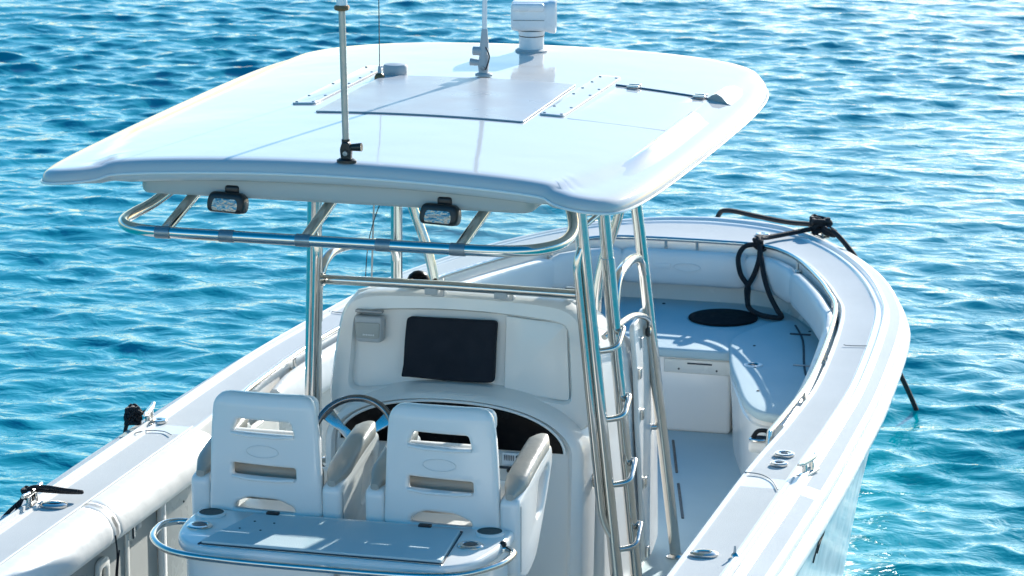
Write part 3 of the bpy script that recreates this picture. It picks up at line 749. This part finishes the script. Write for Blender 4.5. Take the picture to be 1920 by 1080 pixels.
tube('cross_bar', [(-.565, .985, 1.822), (0, .985, 1.826), (.565, .985, 1.822)], .020, 'steel', fr, seg=14)
for x in (-.09, .21): rbox('bar_clamp', (x, .99, 1.800), (.056, .046, .03), .006, 'greyplastic', fr)
for sg in (-1, 1): tube('bar_collar', [(.560 * sg, .985, 1.822), (.580 * sg, .985, 1.822)], .028, 'steel', fr)

# rod rack ring behind the hardtop
rk = empty('rod_rack', parent=fr)
zr = 2.372
ringp = [(-.70, -.10, 2.49), (-.755, -.16, 2.44), (-.81, -.30, zr + .014), (-.832, -.46, zr), (-.812, -.60, zr), (-.73, -.70, zr), (-.58, -.735, zr), (-.2, -.74, zr), (.2, -.74, zr), (.60, -.735, zr), (.76, -.70, zr), (.845, -.60, zr), (.865, -.46, zr), (.845, -.30, zr + .014), (.79, -.16, 2.44), (.735, -.10, 2.49)]
tube('rack_ring', catmull(ringp, 5), .0215, 'steel', rk, seg=14)
for (x0, x1) in ((-.555, -.60), (-.02, -.055), (.575, .53)):
    tube('rack_strut', [(x0, -.42, 2.50), (x1, -.735, zr)], .021, 'steel', rk, seg=12)
    tube('strut_plate', [(x0, -.42, 2.484), (x0, -.42, 2.492)], .038, 'steel', rk, seg=16)
for x in (-.60, -.35, -.055, .25, .53): tube('rack_collar', [(x - .028, -.739, zr), (x + .028, -.739, zr)], .0235, 'weld', rk, seg=14)

# ------------------------------------------------------------------ hardtop
ht = empty('hardtop', parent=boat)
TO = [(0, -.635), (.40, -.638), (.77, -.648), (.86, -.690), (.95, -.745), (1.05, -.735), (1.115, -.63), (1.15, -.3), (1.165, .3), (1.17, .9), (1.165, 1.45), (1.14, 1.85), (1.085, 2.10), (.985, 2.27), (.84, 2.36), (.62, 2.395), (.30, 2.39), (0, 2.385)]
tp = [Vector((x, y, 0)) for x, y in TO] + [Vector((-x, y, 0)) for x, y in reversed(TO[1:-1])]
tout = catmull(tp, 6, closed=True)
def ztop(x, y):
    z = 2.640 - .048 * x * x - .006 * max(0, y - 1.8) ** 2
    xe = .83 + .19 * min(1, max(0, (y + .64) / .75)) ** .7
    d = min(1, max(0, (abs(x) - xe) / .05)); d = d * d * (3 - 2 * d)
    return z - .010 * d * (1.0 if y < .9 else 1.0)
NT = len(tout)
def inset(k):
    out = []
    for i in range(NT):
        t = (tout[(i + 1) % NT] - tout[i - 1]).normalized(); n = Vector((-t.y, t.x, 0)); out.append(tout[i] + n * k)
    return out
rings = []
for off, dz in ((.09, -.085), (.03, -.083), (.010, -.076), (0, -.062), (.0, -.050), (.004, -.030), (.012, -.016), (.024, -.007), (.042, -.002), (.06, 0)):
    rings.append([(p.x, p.y, ztop(p.x, p.y) + dz * (1 - .30 * min(1, max(0, (abs(p.x) - .78) / .15)))) for p in inset(off)])
base6 = inset(.06); ctr = Vector((0, .93, 0))
for k in (.97, .94, .91, .88, .85, .82, .79, .75, .7, .65, .6, .5, .4, .3, .2, .1, .03):
    rr = []
    for p in base6:
        q = ctr + (p - ctr) * k; rr.append((q.x, q.y, ztop(q.x, q.y)))
    rings.append(rr)
loft('hardtop_shell', rings, 'top', ht, cap0=True, cap1=True, angle=50)
plate('underside_box', [rpoly([(-.76, -.575), (.76, -.575), (.74, 1.7), (-.74, 1.7)], .06)], .085, .022, 'liner', ht, T3(0, 0, 2.520))
tube('edge_moulding', [(p.x, p.y, ztop(p.x, p.y) - .046) for p in inset(-.003)], .005, 'gel', ht, seg=6, closed=True)

def on_top(c, dz=0): return (c.x, c.y, ztop(c.x, c.y) + c.z + dz)
xs = list(np.linspace(-.44, .44, 9)); ys = list(np.linspace(.3, 1.7, 8))
plate('solar_panel', [rpoly([(-.40, .425), (.455, .425), (.435, 1.335), (-.405, 1.335)], .012)], .006, .0015, 'panel', ht, None, cuts=[('x', xs), ('y', ys)], warp=lambda c: on_top(c, .0035))
strips = []
for sg in (-1, 1):
    s = plate('mounting_strip', [rpoly([(.468 * sg, .62), (.566 * sg, .62), (.566 * sg, 1.60), (.468 * sg, 1.60)], .014)], .008, .003, 'top', ht, None, cuts=[('y', np.linspace(.7, 1.5, 5))], warp=lambda c: on_top(c, .003))
    for j, y in enumerate((.645, .80, .96, 1.11, 1.26, 1.42, 1.56)):
        for x in (.483, .553):
            if (j == 2) or (j == 5 and x > .5): continue
            xx = x * sg; lathe('screw_head', [(.0065, 0), (.0055, .003), (.001, .0035)], 'weld', s, T3(xx, y, ztop(xx, y) + .0065), seg=8)
# hinged hatch on the starboard side
hatch = plate('hardtop_hatch', [rpoly([(.585, .60), (.99, .60), (1.0, 1.36), (.60, 1.41)], .015)], .004, .001, 'top', ht, None, cuts=[('x', [.7, .8, .9])], warp=lambda c: on_top(c, -.0014))
tube('hatch_gap', [(x, 1.425 - (x - .59) * .13, ztop(x, 1.4) + .003) for x in np.linspace(.585, 1.03, 8)], .0045, 'weld', hatch, seg=6)
for x in (.665, .955):
    for dy in (-.022, .022): rbox('hinge_leaf', (x, 1.425 - (x - .59) * .13 + dy, ztop(x, 1.4) + .009), (.052, .020, .010), .003, 'steel', hatch)
# raised coaming along the starboard edge with the open notch beside the hatch
for (y0, y1) in ((-.45, .93), (1.36, 1.80)):
    rg = []
    for y in np.linspace(y0, y1, 24):
        k = min(1, (y - y0) / .9) if y0 < 0 else min(1, (y1 - y) / .3); k = .02 + .98 * k * k * (3 - 2 * k)
        rg.append([(1.02 + a_, y, ztop(1.02 + a_, y) - .004 + b_ * k) for a_, b_ in ((-.035, .006), (-.014, .024), (.006, .034), (.028, .030), (.052, .010), (.07, .004))])
    loft('edge_coaming', rg, 'top', ht, closed=False, angle=35)
    for q in ((rg[-1],) if y0 < 0 else (rg[0],)):
        pyd('coaming_end', list(q), [tuple(range(len(q)))], 'recess', ht, smooth=False)

# searchlight at the front
sl = empty('searchlight', parent=ht)
SX, SY = .027, 2.14; SZ = ztop(SX, SY)
lathe('base_flange', [(.072, 0), (.072, .006), (.062, .012)], 'greyplastic', sl, T3(SX, SY, SZ), seg=26)
lathe('pedestal', [(.055, .008), (.055, .068), (.0555, .070), (.057, .078), (.060, .092)], ['whiteplastic'], sl, T3(SX, SY, SZ), seg=28)
tube('pedestal_seal', [(SX + .056 * math.cos(a), SY + .056 * math.sin(a), SZ + .069) for a in np.linspace(0, 6.283, 25)[:-1]], .002, 'black', sl, seg=5, closed=True)
def rsq(hy, hz, n=24, e=.45):
    return [(hy * (abs(math.cos(a)) ** e) * math.copysign(1, math.cos(a)), hz * (abs(math.sin(a)) ** e) * math.copysign(1, math.sin(a))) for a in np.linspace(0, 2 * math.pi, n + 1)[:-1]]
ml = T3(SX, SY, SZ + .158) @ Matrix.Rotation(R(12), 4, 'Z')
lr = []
for x, k in ((-.088, .72), (-.086, .86), (-.080, .95), (-.06, 1.0), (.045, 1.0), (.07, 1.02), (.082, 1.09), (.100, 1.12), (.108, 1.10), (.108, .98), (.096, .95)):
    lr.append([ml @ Vector((x, a, b)) for a, b in rsq(.072 * k, .066 * k)])
loft('lamp_drum', lr, 'whiteplastic', sl, cap0=True, cap1=True, angle=50)
cap = rbox('drum_cap', ml @ Vector((-.012, -.066, .045)), (.145, .04, .035), .012, 'whiteplastic', sl, ml.to_3x3().to_4x4())
tube('drum_seam', [ml @ Vector((x, -.0735, -.012)) for x in (-.078, 0, .06)], .0016, 'seam', sl, seg=5)

# aerials, GPS puck
def aerial_mount(parent, x, y, z, mat, knob):
    lathe('mount_foot', [(.034, 0), (.034, .008), (.024, .014)], mat, parent, T3(x, y, z), seg=18, sx=1.1, sy=.8)
    plate('mount_cheek', [rpoly([(-.018, .008), (.018, .008), (.022, .05), (.012, .078), (-.012, .078), (-.022, .05)], .008)], .030, .006, mat, parent, facing_aft(x, y, z, -4))
    tube('mount_knob', [(x + knob * .018, y, z + .055), (x + knob * .058, y, z + .058)], [.013, .016], mat, parent, seg=12)
    lathe('mount_bolt', [(.010, 0), (.009, .008), (.002, .009)], 'weld', parent, facing_aft(x + .002, y - .018, z + .035), seg=10)
a1 = empty('anchor_light_mast', parent=ht)
x, y = .062, -.585; z = ztop(x, y)
aerial_mount(a1, x, y, z, 'black', 1)
tube('mast_pole', [(x - .002, y, z + .05), (x - .012, y, z + .555)], .0125, 'pole', a1, seg=14)
tube('mast_socket', [(x - .002, y, z + .045), (x - .003, y, z + .085)], .0155, 'black', a1, seg=12)
lathe('mast_light', [(.014, 0), (.026, .004), (.029, .012), (.026, .020), (.020, .022), (.018, .055), (.004, .06)], ['brass', 'brass', 'brass', 'brass', 'whiteplastic', 'whiteplastic'], a1, T3(x - .012, y, z + .555), seg=16, midx=[0, 1, 2, 3, 4, 5])
a2 = empty('vhf_aerial', parent=ht)
x, y = .018, 1.40; z = ztop(x, y) + .004
aerial_mount(a2, x, y, z, 'greyplastic', -1)
tube('mount_body', [(x, y, z + .04), (x + .003, y, z + .14), (x + .004, y, z + .20)], [.022, .018, .012], 'greyplastic', a2, seg=14)
tube('ratchet_drum', [(x - .045, y, z + .105), (x + .02, y, z + .105)], .019, 'greyplastic', a2, seg=14)
tube('aerial_rod', [(x + .004, y, z + .19), (x + .012, y, z + 1.2), (x + .02, y, z + 2.4)], [.0105, .009, .006], 'whiteplastic', a2, seg=12)
tube('aerial_lead', catmull([(x + .008, y - .012, z + .13), (x + .03, y - .02, z + .09), (x + .022, y - .02, z + .05), (x + .006, y - .01, z + .015)], 5), .003, 'black', a2, seg=6)
a3 = empty('whip_aerial', parent=ht)
x, y = -.405, 1.285; z = ztop(x, y)
lathe('whip_base', [(.022, 0), (.022, .010), (.016, .020), (.009, .024), (.006, .05), (.003, .055)], ['brass', 'brass', 'brass', 'greyplastic', 'greyplastic'], a3, T3(x, y, z), seg=16, midx=[0, 1, 2, 3, 4])
tube('whip_rod', [(x, y, z + .05), (x - .003, y, z + 1.6)], .0021, 'black', a3, seg=6)
gp = lathe('gps_receiver', [(.050, 0), (.052, .006), (.052, .034), (.046, .044), (.020, .048), (.002, .049)], 'greyplastic', ht, T3(-.372, 1.40, ztop(-.372, 1.4)), seg=26)
for sg, x in ((-1, -.40), (1, .42)):
    lg = empty('flood_light', parent=ht)
    y, z = -.585, 2.463
    rbox('light_bracket', (x + .012, y + .02, z + .045), (.055, .04, .04), .010, 'black', lg)
    plate('light_housing', [rpoly([(-.072, -.034), (.066, -.040), (.074, .0), (.064, .038), (-.064, .042), (-.076, .0)], .036)], .075, .016, 'black', lg, facing_aft(x, y, z, 10))
    plate('light_lens', [rpoly([(-.052, -.022), (.046, -.026), (.050, .0), (.044, .022), (-.044, .024), (-.052, .0)], .010)], .008, .002, 'lens', lg, facing_aft(x, y - .037, z, 10))
    rbox('lens_bar', (x - .002, y - .043, z + .002), (.085, .003, .004), .001, 'greyplastic', lg)

# ------------------------------------------------------------------ leaning post with table and two helm seats
lp = empty('leaning_post', parent=boat)
tab = rpoly([(-.645, -.30), (-.645, -.50), (-.60, -.68), (-.48, -.80), (.48, -.80), (.575, -.70), (.615, -.50), (.615, -.27)], [.02, .1, .12, .1, .1, .12, .1, .02])
plate('table_top', [tab], .05, .016, 'gel', lp, T3(0, 0, 1.165))
rgs = [[(x * k * .96, -.30 + (y + .30) * .94, z) for x, y in tab] for z, k in ((1.15, 1.0), (1.05, 1.0), (.8, 1.0), (.30, .98))]
loft('cabinet', rgs, 'gel', lp)
lid = plate('table_hatch', [rpoly([(-.475, -.755), (.465, -.755), (.425, -.36), (-.40, -.36)], .015)], .022, .005, 'deckskid', lp, T3(0, 0, 1.193))
rbox('hatch_gap', (0, -.56, 1.1905), (.95, .42, .002), .0, 'gap', lid) if False else tube('hatch_gap', [(-.481, -.760, 1.192), (.471, -.760, 1.192), (.430, -.355, 1.192), (-.405, -.355, 1.192)], .004, 'gap', lid, seg=6, closed=True)
rbox('hatch_lip', (0, -.768, 1.187), (.95, .018, .012), .004, 'steel', lid)
for x in (-.325, .285): rbox('hatch_latch', (x, -.362, 1.208), (.05, .022, .012), .003, 'black', lid)
for (x, y) in ((-.36, -.47), (-.28, -.475), (-.385, -.57), (-.30, -.575)): lathe('screw_cap', [(.005, 0), (.004, .002)], 'gap', lid, T3(x, y, 1.2045), seg=8)
for (x, y) in ((-.567, -.385), (.535, -.345)):
    c = lathe('rod_cup', [(.055, 0), (.055, .010), (.048, .012), (.044, .006), (.040, .0)], ['gel', 'gel', 'greenrubber', 'greenrubber'], lp, T3(x, y, 1.19), seg=24, midx=[0, 1, 2, 3])
    lathe('cup_bottom', [(.0445, 0), (.0445, .0095), (.002, .010)], 'greenrubber', c, T3(x, y, 1.19), seg=24)
for (x, y) in ((-.555, -.545), (.508, -.515)):
    c = lathe('cup_holder', [(.050, 0), (.050, .005), (.044, .010), (.032, .011), (.028, .007)], 'steel', lp, T3(x, y, 1.1895), seg=24)
    lathe('dark_bore', [(.027, 0), (.027, .010), (.002, .0105)], 'black', c, T3(x, y, 1.1895), seg=20)
rl = [(-.645, -.42, 1.165), (-.70, -.43, 1.165), (-.735, -.50, 1.165), (-.70, -.66, 1.165), (-.57, -.80, 1.165), (-.35, -.845, 1.165), (0, -.855, 1.165), (.35, -.845, 1.165), (.54, -.79, 1.165), (.645, -.64, 1.165), (.668, -.50, 1.165), (.635, -.44, 1.165), (.60, -.44, 1.165)]
tube('grab_rail', catmull(rl, 6), .0135, 'steel', lp, seg=12)
for x in (-.30, .05, .36): tube('rail_standoff', [(x, -.85, 1.165), (x, -.78, 1.15)], .008, 'steel', lp, seg=8)
lathe('rail_end', [(.014, 0), (.014, .012), (.008, .02)], 'black', lp, T3(.612, -.435, 1.175), seg=12)
tube('cabinet_handle', catmull([(.07, -.775, 1.12), (.075, -.83, 1.10), (.09, -.83, 1.06), (.10, -.775, 1.03)], 5), .012, 'steel', lp, seg=10)

def helm_seat(cx):
    e = empty('helm_seat', parent=boat)
    bw0, bw1 = .232, .206
    def out(z): return bw0 + (bw1 - bw0) * (z - 1.19) / .46
    outer = rpoly([(-bw0, 1.175), (bw0, 1.175), (.218, 1.50), (bw1 - .004, 1.655), (-bw1 + .004, 1.655), (-.218, 1.50)], [.02, .02, .2, .065, .065, .2], 7)
    h1 = rpoly([(-.128, 1.503), (.125, 1.497), (.112, 1.552), (-.105, 1.556)], .012)
    h2 = rpoly([(-.128, 1.330), (.130, 1.324), (.128, 1.370), (-.128, 1.378)], .010)
    h3 = [p for p in rpoly([(-.125, 1.196), (.128, 1.192), (.122, 1.215), (.06, 1.242), (-.06, 1.246), (-.115, 1.222)], .02)]
    def bend(c):
        x, z, t = c.x, c.y, c.z
        b = -.020 * (x / .2) ** 2 - .06 * max(0, (z - 1.60) / .055) ** 2 * .35
        dish = -.006 * math.exp(-((z - 1.36) / .11) ** 2) * (1 - min(1, abs(x) / .2) ** 3)
        return (x, z, t + b + (dish if t > 0 else 0))
    plate('back_shell', [outer, h1, h2, h3], .045, .014, 'gel', e, facing_aft(cx, -.285, 0), cuts=[('x', np.linspace(-.2, .2, 13)), ('y', [1.2, 1.26, 1.31, 1.345, 1.36, 1.4, 1.44, 1.48, 1.53, 1.57, 1.60, 1.615, 1.63, 1.64])], warp=bend, res=3)
    # embossed oval badge
    tube('embossed_badge', [(cx + .065 * math.cos(a), -.3075 + .020 * (.065 * math.cos(a) / .2) ** 2, 1.432 + .024 * math.sin(a)) for a in np.linspace(0, 6.283, 33)[:-1]], .0014, 'gel', e, seg=6, closed=True)
    # slot lips under the two grab slots
    for zz in (1.500, 1.327):
        tube('slot_lip', [(cx - .125, -.300, zz), (cx - .06, -.307, zz - .006), (cx + .06, -.307, zz - .007), (cx + .125, -.300, zz - .003)], .007, 'gel', e, seg=8)
    # cushions in front of the shell
    rbox('back_cushion', (cx, -.195, 1.435), (.40, .07, .11), .03, 'vinyl', e, seg=4)
    rbox('head_cushion', (cx, -.225, 1.595), (.405, .085, .10), .036, 'vinyl', e, seg=4)
    rbox('lumbar_cushion', (cx + .0, -.215, 1.335), (.41, .075, .085), .03, 'padvinyl', e, seg=4) if False else rbox('lumbar_cushion', (cx, -.19, 1.285), (.415, .07, .15), .03, 'padvinyl', e, seg=4)
    rbox('seat_cushion', (cx, .02, 1.075), (.43, .44, .11), .04, 'vinyl', e, seg=4)
    rbox('flip_bolster', (cx, .235, 1.16), (.43, .11, .13), .045, 'vinyl', e, seg=4)
    rbox('seat_pan', (cx, -.02, .99), (.45, .50, .07), .02, 'gel', e)
    rgs = [[(cx + x * k, -.02 + y * k, z) for x, y in rpoly([(-.2, -.23), (.2, -.23), (.2, .23), (-.2, .23)], .05)] for z, k in ((.97, 1.0), (.6, .96), (.30, 1.0))]
    loft('seat_pedestal', rgs, 'gel', e)
    for sg in (-1, 1):
        ax = cx + sg * .268
        body = rpoly([(-.275, 1.00), (-.16, .965), (-.02, 1.0), (.16, 1.22), (.235, 1.34), (.215, 1.405), (.15, 1.405), (-.285, 1.305)], [.03, .05, .1, .1, .06, .03, .03, .03], 5)
        hole = rpoly([(-.02, 1.165), (.06, 1.18), (.165, 1.315), (.135, 1.335), (.02, 1.30)], .02)
        a = plate('armrest', [body, hole], .078, .018, 'gel', e, facing_stbd(ax, 0, 0))
        # padded top, rising forward
        rg = []
        for t in np.linspace(0, 1, 14):
            yy_ = -.275 + .50 * t; zz = 1.318 + .105 * t + .012 * math.sin(t * math.pi)
            k = min(1, (0.35 + 3.5 * t)) if t < .2 else (min(1, .45 + 4 * (1 - t)) if t > .86 else 1)
            rg.append([(ax + .046 * k * (abs(math.cos(q)) ** .7) * math.copysign(1, math.cos(q)), yy_, zz + .034 * k * (abs(math.sin(q)) ** .8) * math.copysign(1, math.sin(q))) for q in np.linspace(0, 2 * math.pi, 17)[:-1]])
        loft('arm_pad', rg, 'padvinyl', a, cap0=True, cap1=True, angle=60)
        tube('moulding_seam', [(ax + .0395 * sg, -.255, 1.02), (ax + .0395 * sg, -.255, 1.28)], .002, 'seam', a, seg=5)
    return e
helm_seat(-.385); helm_seat(.325)

# ------------------------------------------------------------------ loose things on the boat
pad = lathe('round_pad', [(.185, 0), (.187, .004), (.185, .010), (.178, .013), (.02, .014)], 'pad', None, T3(.285, 5.14, ZP + .002), seg=40)
tag(pad, 'flat round black pad lying on the bow platform', 'pad')

def knot(o_bm, c, size, r, n, seed):
    rng = random.Random(seed); pts = []
    for k in range(n):
        a = k * 2.1; pts.append(Vector(c) + Vector((math.cos(a) * size[0] * rng.uniform(.5, 1), math.sin(a) * size[1] * rng.uniform(.5, 1), math.sin(k * 1.7) * size[2])))
    tube_bm(o_bm, catmull(pts, 6), r, 8)

def rope(name, paths, r, label, knots=(), cat='rope'):
    bm = bmesh.new()
    for p in paths: tube_bm(bm, catmull(p, 8), r, 8)
    for k in knots: knot(bm, *k)
    bmesh.ops.recalc_face_normals(bm, faces=bm.faces)
    o = frombm(name, bm, 'rope', None); tag(o, label, cat); return o
zt = ZG + .012
rope('mooring_line', [[(-.10, 6.62, .86), (-.03, 6.48, 1.03), (.05, 6.36, 1.09), (.25, 6.22, 1.095), (.45, 6.08, 1.10), (.60, 5.96, 1.12), (.66, 5.92, 1.11)],
                      [(.67, 5.93, 1.11), (.76, 5.84, 1.105), (.86, 5.74, 1.04), (.905, 5.74, .97), (.93, 5.83, .80), (1.00, 5.98, .55), (1.075, 6.15, .29), (1.165, 6.345, -.01), (1.24, 6.6, -.4)]], .0142,
     'thick black mooring line knotted on the bow and running over the side into water', knots=(((.665, 5.925, 1.125), (.065, .06, .036), .0125, 18, 3), ((.635, 5.95, 1.14), (.045, .045, .024), .0115, 10, 5), ((.72, 5.87, 1.105), (.04, .04, .022), .0115, 8, 15)))
rope('dock_line', [[(.63, 5.90, 1.11), (.50, 5.76, 1.10), (.42, 5.62, 1.105), (.40, 5.515, 1.13), (.395, 5.47, 1.12)],
                   [(.405, 5.455, 1.10), (.345, 5.41, 1.095), (.315, 5.38, 1.04), (.33, 5.37, .95), (.375, 5.36, .885), (.38, 5.33, .83), (.40, 5.27, .79), (.47, 5.20, .772), (.56, 5.15, .772), (.60, 5.16, .775), (.57, 5.20, .80), (.51, 5.27, .87), (.465, 5.33, .96), (.44, 5.385, 1.04), (.415, 5.45, 1.10)],
                   [(.42, 5.44, 1.10), (.425, 5.40, 1.03), (.405, 5.365, .95), (.372, 5.35, .88), (.376, 5.33, .83), (.395, 5.27, .795)]], .0142,
     'black dock line hanging in loops from the bow rail onto the platform', knots=(((.405, 5.46, 1.10), (.035, .03, .03), .013, 10, 8),))
rope('stern_line', [[(-1.50, -.12, 1.05), (-1.47, -.07, 1.13), (-1.42, -.03, 1.135), (-1.34, .0, 1.12), (-1.29, .02, 1.112), (-1.285, .035, 1.105), (-1.36, .02, 1.105), (-1.45, -.03, 1.12)],
                    [(-1.49, -.10, 1.09), (-1.545, -.15, 1.03), (-1.59, -.19, .95), (-1.58, -.22, .6), (-1.55, -.25, -.2)]], .0085,
     'black line tied round the aft port cleat with its loose tail on the deck', knots=(((-1.475, -.06, 1.11), (.03, .035, .022), .0085, 12, 12),))
rope('coiled_line', [[(-1.48, 1.30, 1.11), (-1.54, 1.25, 1.08), (-1.58, 1.24, 1.0), (-1.56, 1.24, .7), (-1.55, 1.2, .3), (-1.5, 1.2, -.2)]], .009,
     'bunched black line hung over the port gunwale beside the left helm seat', knots=(((-1.545, 1.24, 1.095), (.04, .055, .035), .009, 20, 21), ((-1.53, 1.25, 1.105), (.03, .04, .03), .008, 12, 23)))
rope('thin_cord', [[(-1.085, -.10, .98), (-1.075, -.11, .90), (-1.08, -.12, .80), (-1.085, -.10, .62), (-1.08, -.115, .55), (-1.075, -.13, .64), (-1.073, -.12, .82), (-1.07, -.10, .92)]], .0035,
     'thin black cord dangling below the port cockpit bolster', cat='cord')

# keep the tree at thing > part > sub-part
def depth(o):
    d = 0
    while o.parent: o = o.parent; d += 1
    return d
for o in [o for o in scene.objects if o.type == 'EMPTY' and depth(o) >= 2]: o.parent = boat
for o in [o for o in scene.objects if o.type == 'MESH' and depth(o) >= 3]: o.parent = o.parent.parent
